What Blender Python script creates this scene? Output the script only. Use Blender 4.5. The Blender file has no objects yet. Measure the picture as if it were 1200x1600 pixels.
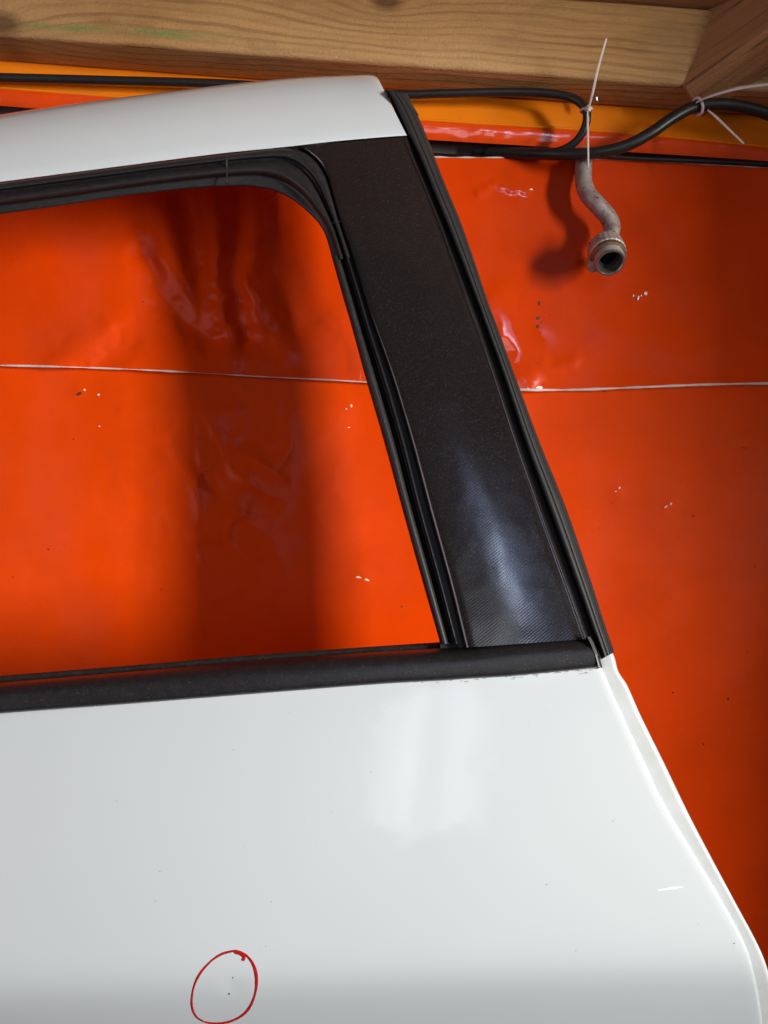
import bpy, math, random
import numpy as np
from mathutils import Vector, Matrix, noise

random.seed(4)
sc = bpy.context.scene
COL = sc.collection
F = 1160.0                       # focal length in photograph pixels

# ------------------------------------------------------------------ camera
cam = bpy.data.cameras.new("camera")
cam.sensor_fit = 'VERTICAL'
cam.sensor_height = 36.0
cam.lens = 36.0 * F / 1600.0
cam.clip_start = 0.02
cam.clip_end = 50
co = bpy.data.objects.new("camera", cam)
COL.objects.link(co)
co.rotation_euler = (math.radians(90), 0, 0)
sc.camera = co
sc.view_settings.view_transform = 'Standard'
sc.view_settings.look = 'None'
sc.view_settings.exposure = -0.40
sc.view_settings.gamma = 1.0
sc.cycles.max_bounces = 8
sc.cycles.transmission_bounces = 6
sc.cycles.use_denoising = True

# ------------------------------------------------------------------ light
w = bpy.data.worlds.new("World")
sc.world = w
w.use_nodes = True
w.node_tree.nodes["Background"].inputs[0].default_value = (0.92, 0.84, 1.0, 1)
w.node_tree.nodes["Background"].inputs[1].default_value = 0.06


def area(name, loc, target, sx, sy, power, color, spread=180):
    l = bpy.data.lights.new(name, 'AREA')
    l.shape = 'RECTANGLE'
    l.size, l.size_y = sx, sy
    l.energy = power
    l.color = color
    l.spread = math.radians(spread)
    o = bpy.data.objects.new(name, l)
    COL.objects.link(o)
    o.location = loc
    d = Vector(target) - Vector(loc)
    o.rotation_euler = d.to_track_quat('-Z', 'Y').to_euler()
    return o


# openings behind the photographer: two panes mirrored in the white door, one higher bluish one in the pillar
area("pane_light", (0.02, -2.0, -0.14), (0.05, 0.58, -0.2), 0.18, 1.05, 1.8, (0.84, 0.89, 1.0))
area("pane_light", (0.28, -2.0, -0.12), (0.10, 0.58, -0.2), 0.29, 1.05, 3.0, (0.84, 0.89, 1.0))
area("sky_light", (0.36, -2.0, 0.83), (0.15, 0.6, -0.05), 0.28, 0.40, 1.3, (0.46, 0.60, 1.0))
area("sky_light", (0.72, -2.0, 0.66), (0.15, 0.6, -0.05), 0.32, 0.46, 1.5, (0.46, 0.60, 1.0))
# small bright pane (the glints on the orange sheet)
area("pane_light", (0.49, -2.02, 0.64), (0.147, 0.85, 0.187), 0.20, 0.24, 1.9, (0.74, 0.83, 1.0))
# the low bright opening on the right that throws the shadows of pipe and pillar
area("doorway_light", (2.45, -1.15, 0.06), (-0.55, 0.85, -0.16), 0.40, 1.15, 23.0, (1.0, 0.955, 0.88), 58)
# added fill lamp on the left, lifts the shaded band and the folds
area("side_fill", (-3.6, -1.6, -0.3), (0.0, 0.7, -0.1), 2.2, 2.2, 46.0, (1.0, 0.83, 0.89))


# ------------------------------------------------------------------ helpers
def P(px, py, d):
    return Vector(((px - 600) / F * d, d, (800 - py) / F * d))


def tag(o, label=None, cat=None, group=None, kind=None):
    if label: o['label'] = label
    if cat: o['category'] = cat
    if group: o['group'] = group
    if kind: o['kind'] = kind
    return o


def empty(name, loc, label, cat, group=None):
    o = bpy.data.objects.new(name, None)
    o.location = loc
    o.empty_display_size = 0.05
    COL.objects.link(o)
    tag(o, label, cat, group)
    return o


def build(name, V, Fc, mat, parent=None, sharp=50, smooth=True):
    me = bpy.data.meshes.new(name)
    me.from_pydata([tuple(v) for v in V], [], Fc)
    me.materials.append(mat)
    me.validate()
    if smooth:
        me.polygons.foreach_set('use_smooth', [True] * len(me.polygons))
        me.set_sharp_from_angle(angle=math.radians(sharp))
    import bmesh
    bm = bmesh.new(); bm.from_mesh(me)
    bmesh.ops.recalc_face_normals(bm, faces=bm.faces)
    bm.to_mesh(me); bm.free()
    o = bpy.data.objects.new(name, me)
    COL.objects.link(o)
    if parent:
        o.parent = parent
        top = parent
        off = Vector((0, 0, 0))
        while top:
            off += top.location
            top = top.parent
        me.transform(Matrix.Translation(-off))
    return o


def catmull(pts, n):
    """smooth resample of a list of tuples to n points, even in arc length"""
    p = [np.array(q, float) for q in pts]
    if len(p) == 2:
        dense = [p[0] + (p[1] - p[0]) * t for t in np.linspace(0, 1, 50)]
    else:
        e = [2 * p[0] - p[1]] + p + [2 * p[-1] - p[-2]]
        dense = []
        for i in range(1, len(e) - 2):
            a, b, c, d = e[i - 1], e[i], e[i + 1], e[i + 2]
            # centripetal-ish: plain catmull with damped tangents
            lb = np.linalg.norm(c - b) + 1e-9
            m1 = (c - a); m1 = m1 / (np.linalg.norm(m1) + 1e-9) * lb
            m2 = (d - b); m2 = m2 / (np.linalg.norm(m2) + 1e-9) * lb
            for t in np.linspace(0, 1, 24, endpoint=False):
                h00 = 2*t**3-3*t**2+1; h10 = t**3-2*t**2+t; h01 = -2*t**3+3*t**2; h11 = t**3-t**2
                dense.append(h00*b + h10*m1 + h01*c + h11*m2)
        dense.append(p[-1])
    D = np.array(dense)
    s = np.concatenate([[0], np.cumsum(np.linalg.norm(np.diff(D, axis=0), axis=1))])
    q = np.linspace(0, s[-1], n)
    return np.stack([np.interp(q, s, D[:, k]) for k in range(D.shape[1])], 1)


def curve_y(pts, xs):
    """y of a polyline (smoothed) at the xs"""
    c = catmull(pts, 400)
    return np.interp(xs, c[:, 0], c[:, 1])


def loft(name, A, B, prof, mat, dfun, parent=None, n=60, thick=0.012, sharp=50, sm=0, raw=False):
    """solid strip between two outline curves; prof = (across, height in m) points"""
    a = catmull(A, n) if not raw else np.array(A, float)
    b = catmull(B, n) if not raw else np.array(B, float)
    n = len(a)
    if sm:
        c = catmull([(u, h * 40) for u, h in prof], sm)
        prof = [(u, h / 40) for u, h in c]
    ring = list(prof) + [(prof[-1][0], prof[-1][1] - thick), (prof[0][0], prof[0][1] - thick)]
    m = len(ring)
    V, Fc = [], []
    for i in range(n):
        for (u, h) in ring:
            q = a[i] * (1 - u) + b[i] * u
            V.append(P(q[0], q[1], dfun(q[0], q[1]) - h))
    for i in range(n - 1):
        for j in range(m):
            k = (j + 1) % m
            Fc.append((i*m+j, i*m+k, (i+1)*m+k, (i+1)*m+j))
    Fc.append(tuple(range(m)))
    Fc.append(tuple((n-1)*m + j for j in range(m)))
    return build(name, V, Fc, mat, parent, sharp)


def tube(name, pts, r, mat, parent=None, n=60, sides=16, rfun=None, flat=1.0):
    c = [Vector(q) for q in catmull([tuple(p) for p in pts], n)]
    V, Fc = [], []
    up = Vector((0.1, -1, 0.15)).normalized()
    for i, p in enumerate(c):
        t = (c[min(i+1, n-1)] - c[max(i-1, 0)]).normalized()
        a = (up - t * up.dot(t))
        if a.length < 1e-3: a = Vector((1, 0, 0)) - t * t.x
        a.normalize()
        b = t.cross(a)
        up = a
        rr = r * (rfun(i / (n-1)) if rfun else 1)
        for k in range(sides):
            an = 2 * math.pi * k / sides
            V.append(p + a * math.cos(an) * rr * flat + b * math.sin(an) * rr)
    for i in range(n-1):
        for k in range(sides):
            l = (k+1) % sides
            Fc.append((i*sides+k, i*sides+l, (i+1)*sides+l, (i+1)*sides+k))
    Fc.append(tuple(range(sides)))
    Fc.append(tuple((n-1)*sides+k for k in range(sides)))
    return build(name, V, Fc, mat, parent, 60)


def lathe(name, base, axis, prof, mat, parent=None, sides=40, ribs=0.0):
    if parent and parent.name.startswith('steel_pipe'): prof = [(z, r * 1.07) for z, r in prof]
    """prof = (distance along the axis, radius); closed by the caller"""
    ax = Vector(axis).normalized()
    a = ax.cross(Vector((1, 0, 0))).normalized()
    b = ax.cross(a)
    V, Fc = [], []
    for (z, r) in prof:
        for k in range(sides):
            an = 2*math.pi*k/sides
            r2 = r * (1 + (ribs if k % 4 < 2 else -ribs))
            V.append(Vector(base) + ax*z + a*math.cos(an)*r2 + b*math.sin(an)*r2)
    for i in range(len(prof)-1):
        for k in range(sides):
            l = (k+1) % sides
            Fc.append((i*sides+k, i*sides+l, (i+1)*sides+l, (i+1)*sides+k))
    return build(name, V, Fc, mat, parent, 40)


def box(name, size, mat, loc=(0, 0, 0), rot=(0, 0, 0), parent=None, bevel=0.002, cuts=1):
    import bmesh
    bm = bmesh.new()
    bmesh.ops.create_cube(bm, size=1)
    for v in bm.verts:
        v.co = Vector((v.co.x*size[0], v.co.y*size[1], v.co.z*size[2]))
    bmesh.ops.bevel(bm, geom=list(bm.edges), offset=bevel, segments=4, affect='EDGES', profile=0.5)
    me = bpy.data.meshes.new(name)
    bm.to_mesh(me); bm.free()
    me.polygons.foreach_set('use_smooth', [True]*len(me.polygons))
    me.set_sharp_from_angle(angle=math.radians(40))
    me.materials.append(mat)
    o = bpy.data.objects.new(name, me)
    o.location = loc; o.rotation_euler = rot
    COL.objects.link(o)
    if parent: o.parent = parent
    return o


# ------------------------------------------------------------------ materials
class NT:
    def __init__(s, name):
        s.m = bpy.data.materials.new(name)
        s.m.use_nodes = True
        s.t = s.m.node_tree
        s.bsdf = s.t.nodes["Principled BSDF"]
        s.out = s.t.nodes["Material Output"]
        s.tc = None

    def n(s, typ, **kw):
        x = s.t.nodes.new(typ)
        for k, v in kw.items():
            setattr(x, k, v)
        return x

    def l(s, a, b):
        s.t.links.new(a, b)

    def val(s, sock, v):
        if hasattr(v, 'links') or isinstance(v, bpy.types.NodeSocket):
            s.l(v, sock)
        else:
            sock.default_value = v

    def obj(s):
        if not s.tc: s.tc = s.n('ShaderNodeTexCoord')
        return s.tc.outputs['Object']

    def math(s, op, a, b=0.0, c=0.0, clamp=False):
        x = s.n('ShaderNodeMath', operation=op, use_clamp=clamp)
        s.val(x.inputs[0], a); s.val(x.inputs[1], b)
        if op in ('MULTIPLY_ADD', 'SMOOTH_MIN'): s.val(x.inputs[2], c)
        return x.outputs[0]

    def mapping(s, scale=(1, 1, 1), rot=(0, 0, 0), loc=(0, 0, 0), vec=None):
        x = s.n('ShaderNodeMapping')
        s.l(vec or s.obj(), x.inputs['Vector'])
        x.inputs['Scale'].default_value = scale
        x.inputs['Rotation'].default_value = rot
        x.inputs['Location'].default_value = loc
        return x.outputs[0]

    def noise(s, scale, detail=4, rough=0.55, vec=None, dist=0.0):
        x = s.n('ShaderNodeTexNoise')
        s.l(vec or s.obj(), x.inputs['Vector'])
        x.inputs['Scale'].default_value = scale
        x.inputs['Detail'].default_value = detail
        x.inputs['Roughness'].default_value = rough
        x.inputs['Distortion'].default_value = dist
        return x.outputs['Fac']

    def ramp(s, fac, stops, interp='LINEAR'):
        x = s.n('ShaderNodeValToRGB')
        s.l(fac, x.inputs[0])
        r = x.color_ramp
        r.interpolation = interp
        while len(r.elements) < len(stops): r.elements.new(0.5)
        for e, (p, c) in zip(r.elements, stops):
            e.position = p
            e.color = (c, c, c, 1) if isinstance(c, (int, float)) else (*c, 1)
        return x.outputs[0]

    def mix(s, fac, a, b, blend='MIX'):
        x = s.n('ShaderNodeMix', data_type='RGBA', blend_type=blend)
        s.val(x.inputs[0], fac)
        for sock, v in ((x.inputs[6], a), (x.inputs[7], b)):
            if isinstance(v, tuple): sock.default_value = (*v, 1) if len(v) == 3 else v
            else: s.l(v, sock)
        return x.outputs[2]

    def bump(s, h, strength, dist=0.001, normal=None):
        x = s.n('ShaderNodeBump')
        x.inputs['Strength'].default_value = strength
        x.inputs['Distance'].default_value = dist
        s.l(h, x.inputs['Height'])
        if normal: s.l(normal, x.inputs['Normal'])
        return x.outputs[0]

    def set(s, **kw):
        for k, v in kw.items():
            sock = s.bsdf.inputs[k.replace('_', ' ')]
            if isinstance(v, tuple) and len(v) == 3: v = (*v, 1)
            s.val(sock, v)
        return s


def mat_paint():
    t = NT('white_paint')
    big = t.noise(3.0, 3)
    col = t.ramp(big, [(0.3, (0.605, 0.660, 0.690)), (0.7, (0.630, 0.686, 0.714))])
    sp = t.ramp(t.noise(330, 1), [(0.78, 0.0), (0.80, 1.0)])
    gate = t.ramp(t.noise(14, 2), [(0.55, 0.0), (0.62, 1.0)])
    col = t.mix(t.math('MULTIPLY', t.math('MULTIPLY', sp, gate), 0.4), col, (0.18, 0.16, 0.13))
    ro = t.ramp(t.noise(9, 5), [(0.3, 0.06), (0.75, 0.15)])
    t.set(Base_Color=col, Roughness=0.45, Coat_Weight=1.0, Coat_Roughness=ro, Coat_IOR=1.5)
    t.l(t.bump(t.noise(900, 2), 0.02, 0.0004), t.bsdf.inputs['Normal'])
    t.l(t.bump(t.noise(170, 2), 0.03, 0.0006, t.bump(t.noise(8, 3), 0.38, 0.004)), t.bsdf.inputs['Coat Normal'])
    return t.m


def mat_flange():
    t = NT('dusty_white_paint')
    d = t.ramp(t.noise(28, 6, 0.65), [(0.42, 0.0), (0.75, 1.0)])
    col = t.mix(t.math('MULTIPLY', d, 0.5), (0.66, 0.70, 0.71), (0.52, 0.53, 0.49))
    t.set(Base_Color=col, Roughness=0.5, Coat_Weight=0.4, Coat_Roughness=0.2)
    return t.m


def mat_black(name, base=(0.014, 0.014, 0.015), rough=0.42, dust=0.25, streak=None, spec=0.5):
    t = NT(name)
    n = t.noise(160, 7, 0.75)
    d = t.ramp(n, [(0.48, 0.0), (0.8, 1.0)])
    col = t.mix(t.math('MULTIPLY', d, dust), base, (0.11, 0.10, 0.095))
    sp = t.ramp(t.noise(1100, 1), [(0.68, 0.0), (0.74, 1.0)])
    col = t.mix(t.math('MULTIPLY', sp, min(0.6, dust * 2.2)), col, (0.30, 0.28, 0.25))
    r = t.math('ADD', rough - 0.08, t.math('MULTIPLY', t.noise(35, 4), 0.18))
    t.set(Base_Color=col, Roughness=r, Specular_IOR_Level=spec)
    t.l(t.bump(t.noise(1400, 2), 0.12, 0.0004), t.bsdf.inputs['Normal'])
    return t.m


def mat_twill():
    t = NT('black_twill_film')
    v = t.mapping(rot=(0, math.radians(38), 0))
    wv = t.n('ShaderNodeTexWave', wave_type='BANDS', bands_direction='Z', wave_profile='SIN')
    t.l(v, wv.inputs['Vector'])
    wv.inputs['Scale'].default_value = 150
    wv.inputs['Distortion'].default_value = 0.5
    wv.inputs['Detail'].default_value = 1
    wv.inputs['Detail Scale'].default_value = 3
    g = t.noise(1500, 2)
    h = t.math('ADD', t.math('MULTIPLY', wv.outputs['Fac'], 0.6), t.math('MULTIPLY', g, 0.7))
    col = t.mix(t.ramp(g, [(0.60, 0.0), (0.75, 1.0)]), (0.0085, 0.0065, 0.006), (0.06, 0.052, 0.05))
    col = t.mix(t.math('MULTIPLY', t.ramp(wv.outputs['Fac'], [(0.45, 0.0), (0.8, 1.0)]), 0.22), col, (0.040, 0.038, 0.042))
    gr2 = t.ramp(t.noise(700, 3, 0.7), [(0.55, 0.0), (0.72, 1.0)])
    col = t.mix(t.math('MULTIPLY', gr2, 0.38), col, (0.075, 0.068, 0.066))
    scr = t.ramp(t.noise(40, 6, 0.75, vec=t.mapping(scale=(1, 1, 0.35), rot=(0, 0.5, 0))), [(0.66, 0.0), (0.8, 1.0)])
    col = t.mix(t.math('MULTIPLY', scr, 0.3), col, (0.09, 0.085, 0.085))
    r = t.math('ADD', 0.07, t.math('MULTIPLY', t.noise(22, 3), 0.16))
    t.set(Base_Color=col, Roughness=r, Specular_IOR_Level=0.85)
    t.l(t.bump(h, 0.10, 0.00035, t.bump(t.noise(18, 2), 0.25, 0.004)), t.bsdf.inputs['Normal'])
    return t.m


def mat_sheet(name, front, rough=0.20, spec=0.10, glint_spots=None):
    """glossy orange plastic sheet"""
    t = NT(name)
    mott = t.noise(11, 5, 0.6)
    f = t.mix(t.ramp(mott, [(0.35, 0.0), (0.7, 1.0)]), front, tuple(c * 0.86 for c in front))
    sp = t.math('MULTIPLY', t.ramp(t.noise(260, 1), [(0.77, 0.0), (0.79, 1.0)]), t.ramp(t.noise(20, 2), [(0.5, 0.0), (0.58, 1.0)]))
    f = t.mix(t.math('MULTIPLY', sp, 0.6), f, (0.12, 0.02, 0.01))
    dust = t.ramp(t.noise(7, 6, 0.62, vec=t.mapping(scale=(1, 1, 0.6))), [(0.5, 0.0), (0.85, 1.0)])
    f = t.mix(t.math('MULTIPLY', dust, 0.05), f, (0.45, 0.33, 0.32))
    r = t.math('ADD', rough, t.math('MULTIPLY', t.noise(30, 5), 0.20))
    sp_ = spec
    if glint_spots:                       # glossier patches put in where the glints should show: (x, z, radius)
        sx = t.n('ShaderNodeSeparateXYZ')
        geo = t.n('ShaderNodeNewGeometry')
        t.l(geo.outputs['Position'], sx.inputs[0])
        mask = None
        for (x0, z0, rad) in glint_spots:
            dx = t.math('SUBTRACT', sx.outputs[0], x0); dz = t.math('SUBTRACT', sx.outputs[2], z0)
            q = t.math('SQRT', t.math('ADD', t.math('MULTIPLY', dx, dx), t.math('MULTIPLY', dz, dz)))
            q = t.math('ADD', t.math('DIVIDE', q, rad), t.math('MULTIPLY', t.math('SUBTRACT', t.noise(45, 4), 0.5), 0.9))
            k = t.ramp(q, [(0.55, 1.0), (1.0, 0.0)])
            mask = k if mask is None else t.math('MAXIMUM', mask, k)
        r = t.math('MULTIPLY', r, t.math('MULTIPLY_ADD', mask, -0.78, 1.0))
        sp_ = t.math('MULTIPLY_ADD', mask, 0.42, spec)
    t.set(Base_Color=f, Roughness=r, Specular_IOR_Level=sp_)
    nb = t.bump(t.noise(420, 3), 0.05, 0.0005, t.bump(t.noise(26, 4, 0.6), 0.05, 0.003))
    t.l(nb, t.bsdf.inputs['Normal'])
    return t.m


def mat_wood(name, knots=(), light=(0.50, 0.275, 0.095), dark=(0.15, 0.062, 0.018), freq=520, stain=None, tilt=0.0, seed=0.0):
    """flat-sawn softwood, grain along local X; knots = (x, z, size, strength)"""
    t = NT(name)
    sx = t.n('ShaderNodeSeparateXYZ'); t.l(t.obj(), sx.inputs[0])
    X, Y, Z = sx.outputs
    ph = t.math('ADD', Z, t.math('MULTIPLY', Y, 0.8))
    ph = t.math('ADD', ph, t.math('MULTIPLY', X, tilt))
    warp = t.noise(3.0, 3, vec=t.mapping(scale=(1.0, 2.0, 3.5), loc=(seed, 0, 0)))
    ph = t.math('ADD', ph, t.math('MULTIPLY', warp, 0.035))
    fine = t.noise(30, 4, vec=t.mapping(scale=(0.25, 2, 2), loc=(seed, 1, 0)))
    ph = t.math('ADD', ph, t.math('MULTIPLY', fine, 0.0022))
    core = None
    for (kx, kz, ks, ka) in knots:
        dx = t.math('MULTIPLY', t.math('SUBTRACT', X, kx), 0.55)
        dz = t.math('SUBTRACT', Z, kz)
        r = t.math('SQRT', t.math('ADD', t.math('MULTIPLY', dx, dx), t.math('MULTIPLY', dz, dz)))
        g = t.math('POWER', 2.718, t.math('MULTIPLY', t.math('DIVIDE', r, ks), -1.0))
        ph = t.math('ADD', ph, t.math('MULTIPLY', g, ka))
        c = t.math('SUBTRACT', 1.0, t.math('DIVIDE', r, ks * 0.42), clamp=True)
        core = c if core is None else t.math('MAXIMUM', core, c)
    ring = t.math('SINE', t.math('MULTIPLY', ph, freq))
    ring2 = t.math('SINE', t.math('MULTIPLY', ph, freq * 0.37))
    rr = t.ramp(t.math('MULTIPLY_ADD', ring, 0.5, 0.5), [(0.0, 0.0), (0.66, 0.10), (0.95, 1.0), (1.0, 0.8)])
    streak = t.ramp(t.noise(55, 5, 0.65, vec=t.mapping(scale=(0.06, 1, 1), loc=(seed, 2, 1))), [(0.3, 0.0), (0.7, 1.0)])
    vis = t.ramp(t.noise(5, 3, vec=t.mapping(scale=(0.4, 1, 2.5), loc=(seed, 5, 0))), [(0.35, 0.2), (0.62, 1.0)])
    f = t.math('MULTIPLY', t.math('MULTIPLY', rr, vis), t.math('MULTIPLY_ADD', ring2, 0.25, 0.7))
    f = t.math('MINIMUM', t.math('ADD', f, t.math('MULTIPLY', streak, 0.22)), 1.0)
    rough_n = t.noise(18, 8, 0.72, vec=t.mapping(scale=(0.22, 1, 1.3), loc=(seed, 9, 2)))
    col = t.mix(t.math('MULTIPLY', f, 0.70, clamp=True), light, dark)
    col = t.mix(t.math('MULTIPLY', t.ramp(rough_n, [(0.40, 0.0), (0.70, 1.0)]), 0.55), col, tuple(c * 0.55 for c in light))
    fib = t.noise(260, 4, 0.7, vec=t.mapping(scale=(0.05, 1, 1)))
    col = t.mix(t.math('MULTIPLY', t.ramp(fib, [(0.45, 0.0), (0.75, 1.0)]), 0.28), col, dark)
    lite = t.ramp(t.noise(4, 4, 0.6, vec=t.mapping(scale=(0.7, 1, 2), loc=(4, seed, 0))), [(0.42, 0.0), (0.68, 1.0)])
    col = t.mix(t.math('MULTIPLY', lite, 0.4), col, (0.60, 0.40, 0.19))
    blot = t.ramp(t.noise(26, 7, 0.7, vec=t.mapping(scale=(0.5, 1, 1), loc=(seed, 6, 1))), [(0.50, 0.0), (0.66, 1.0)])
    col = t.mix(t.math('MULTIPLY', blot, 0.42), col, (0.23, 0.125, 0.05))
    grain_dots = t.ramp(t.noise(600, 2, vec=t.mapping(scale=(0.3, 1, 1))), [(0.62, 0.0), (0.72, 1.0)])
    col = t.mix(t.math('MULTIPLY', grain_dots, 0.35), col, (0.13, 0.065, 0.025))
    crack = t.ramp(t.noise(34, 2, 0.4, vec=t.mapping(scale=(0.07, 1, 1), loc=(seed, 3, 7))), [(0.693, 0.0), (0.705, 1.0), (0.715, 0.0)])
    col = t.mix(t.math('MULTIPLY', crack, 0.8), col, (0.05, 0.025, 0.012))
    col = t.mix(t.math('MULTIPLY', t.ramp(t.noise(8, 5, 0.65), [(0.4, 0.0), (0.8, 1.0)]), 0.35), col, (0.30, 0.19, 0.10))
    if core is not None:
        col = t.mix(t.math('MULTIPLY', t.ramp(core, [(0.0, 0.0), (0.6, 1.0)]), 0.85), col, (0.10, 0.045, 0.018))
    specks = t.math('MULTIPLY', t.ramp(t.noise(120, 2, vec=t.mapping(scale=(0.7, 1, 1))), [(0.74, 0.0), (0.78, 1.0)]), 0.75)
    col = t.mix(specks, col, (0.06, 0.035, 0.02))
    if stain:
        (x0, x1, zc, hw, slope) = stain
        zz = t.math('SUBTRACT', t.math('SUBTRACT', Z, zc), t.math('MULTIPLY', t.math('SUBTRACT', X, x0), slope))
        zz = t.math('ADD', zz, t.math('MULTIPLY', t.math('SUBTRACT', t.noise(60, 4), 0.5), hw * 2.2))
        band = t.math('SUBTRACT', 1.0, t.math('DIVIDE', t.math('ABSOLUTE', zz), hw), clamp=True)
        mr = t.n('ShaderNodeMapRange', interpolation_type='SMOOTHSTEP')
        t.l(X, mr.inputs[0]); mr.inputs[1].default_value = x0 - 0.02; mr.inputs[2].default_value = x0 + 0.02
        m2 = t.n('ShaderNodeMapRange', interpolation_type='SMOOTHSTEP')
        t.l(X, m2.inputs[0]); m2.inputs[1].default_value = x1 + 0.06; m2.inputs[2].default_value = x1 - 0.06
        gm = t.math('MULTIPLY', band, t.math('MULTIPLY', mr.outputs[0], m2.outputs[0]))
        patch = t.ramp(t.noise(38, 4, vec=t.mapping(scale=(0.5, 1, 1))), [(0.40, 0.25), (0.55, 1.0)])
        gm = t.math('MULTIPLY', gm, patch)
        col = t.mix(t.math('MULTIPLY', gm, 0.9), col, (0.15, 0.22, 0.055))
    t.set(Base_Color=col, Roughness=0.62, Specular_IOR_Level=0.3)
    t.l(t.bump(t.math('ADD', f, t.math('ADD', t.math('MULTIPLY', streak, 0.6), t.math('ADD', fib, t.math('ADD', rough_n, t.noise(420, 3))))), 0.75, 0.0011), t.bsdf.inputs['Normal'])
    return t.m


def mat_simple(name, col, rough=0.5, metal=0.0, bump=None, var=0.2, scale=40, spec=0.5):
    t = NT(name)
    c = t.mix(t.ramp(t.noise(scale, 5, 0.65), [(0.35, 0.0), (0.7, 1.0)]), col, tuple(x * (1 - var) for x in col))
    t.set(Base_Color=c, Roughness=rough, Metallic=metal, Specular_IOR_Level=spec)
    if bump:
        t.l(t.bump(t.noise(bump[0], 4), bump[1], 0.001), t.bsdf.inputs['Normal'])
    return t.m


def mat_rusty(name='weathered_steel', a=(0.50, 0.46, 0.44), b=(0.30, 0.215, 0.19)):
    t = NT(name)
    n = t.noise(85, 6, 0.7)
    ru = t.ramp(n, [(0.40, 0.0), (0.62, 1.0)])
    col = t.mix(ru, a, b)
    col = t.mix(t.ramp(t.noise(190, 3), [(0.60, 0.0), (0.72, 1.0)]), col, (0.05, 0.045, 0.045))
    t.set(Base_Color=col, Roughness=0.52, Metallic=t.math('MULTIPLY_ADD', ru, -0.35, 0.6))
    t.l(t.bump(t.noise(260, 4), 0.25, 0.0008), t.bsdf.inputs['Normal'])
    return t.m


def mat_tie():
    t = NT('clear_nylon')
    t.set(Base_Color=(0.80, 0.72, 0.70), Roughness=0.35, Transmission_Weight=0.25, IOR=1.4)
    t.l(t.mix(t.noise(90, 2), (0.84, 0.76, 0.73), (0.68, 0.60, 0.58)), t.bsdf.inputs['Base Color'])
    return t.m


M_PAINT = mat_paint()
M_FLANGE = mat_flange()
M_SEAL = mat_black('black_rubber', (0.013, 0.012, 0.013), 0.46, 0.16)
M_BULB = mat_black('matt_black_rubber', (0.016, 0.016, 0.017), 0.55, 0.10)
M_MOULD = mat_black('dusty_black_moulding', (0.013, 0.012, 0.014), 0.34, 0.14)
M_BRUSH = mat_black('felt_strip', (0.02, 0.017, 0.016), 0.8, 0.45)
M_TWILL = mat_twill()
M_SHEET = mat_sheet('orange_plastic_sheet', (0.72, 0.054, 0.0012), glint_spots=[(0.150, 0.187, 0.052), (0.158, 0.368, 0.034), (-0.035, 0.165, 0.030)])
M_LOWSHEET = mat_sheet('bright_orange_plastic_sheet', (0.78, 0.062, 0.0012))
M_LIP = mat_sheet('glossy_orange_plastic_sheet', (0.84, 0.074, 0.003), rough=0.04, spec=0.9)
M_LIGHTSHEET = mat_sheet('light_orange_plastic_sheet', (0.90, 0.235, 0.008), 0.25)
M_BEAD = mat_simple('white_cut_edge', (0.80, 0.62, 0.58), 0.35, var=0.35, scale=25)
M_GREY = mat_simple('grey_metal_strip', (0.32, 0.30, 0.31), 0.35, 0.6, var=0.4, scale=15)
M_CABLE_GAP = mat_black('cable_and_gap_black', (0.012, 0.012, 0.012), 0.38, 0.10)
M_STEEL = mat_rusty()
M_FITTING = mat_rusty('dull_zinc_steel', (0.62, 0.59, 0.57), (0.40, 0.35, 0.32))
M_BRIGHT = mat_simple('bare_steel', (0.58, 0.54, 0.50), 0.28, 0.9, bump=(300, 0.1), var=0.35)
M_BRASS = mat_simple('worn_yellow_steel', (0.46, 0.36, 0.22), 0.35, 0.8, bump=(300, 0.15), var=0.5, scale=90)
M_BORE = mat_simple('dark_bore', (0.02, 0.018, 0.017), 0.6)
M_TIE = mat_tie()
M_INK = mat_simple('red_marker_ink', (0.50, 0.014, 0.014), 0.32, var=0.35, scale=120)
M_CHIP_GLINT = mat_simple('pale_chip_and_glint', (0.95, 0.95, 0.95), 0.15, var=0.05)  # chips on the sheet, also the painted highlight on the door
M_SCUFF = mat_simple('dark_scuff', (0.06, 0.045, 0.045), 0.6, var=0.4, scale=200)
M_REDSCUFF = mat_simple('dark_red_scuff', (0.10, 0.018, 0.010), 0.6, var=0.4, scale=200)
M_PINKCHIP = mat_simple('pinkish_chip', (0.92, 0.66, 0.58), 0.25, var=0.15)

# ------------------------------------------------------------------ roof timbers
BD = 0.796                                             # depth of the beam's front face
b0, b1 = P(0, 55, BD), P(1065, 133, BD)
bang = math.atan2(b1.z - b0.z, b1.x - b0.x)
H, T = 0.0845, 0.050
mid = P(520, 93, BD)
ux, uz = Vector((math.cos(bang), 0, math.sin(bang))), Vector((-math.sin(bang), 0, math.cos(bang)))
bc = mid + uz * (H / 2) + Vector((0, T / 2, 0))


def beam_local(px, py):
    q = P(px, py, BD) - bc
    return q.dot(ux), q.dot(uz)


k1 = beam_local(2, 38); k2 = beam_local(604, 2)
st = beam_local(40, 40); st2 = beam_local(330, 56)
M_BEAM = mat_wood('rough_pine', [(k1[0], k1[1], 0.040, 0.036), (k2[0], k2[1], 0.030, 0.030)], freq=700,
                  stain=(st[0], st2[0], st[1], 0.0055, (st2[1] - st[1]) / (st2[0] - st[0])), tilt=0.035)
beam = box('timber_beam', (3.2, T, H), M_BEAM, bc, (0, -bang, 0), bevel=0.0045)
tag(beam, 'long rough pine beam with green stain running above the white car door', 'beam')

M_JOIST = mat_wood('reddish_pine', [], light=(0.44, 0.20, 0.078), dark=(0.20, 0.075, 0.028), freq=420, tilt=0.02, seed=3.0)
j0 = P(1068, 139, 0.794); j1 = P(1330, -44, 0.70)
jx = (j1 - j0).normalized()
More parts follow.
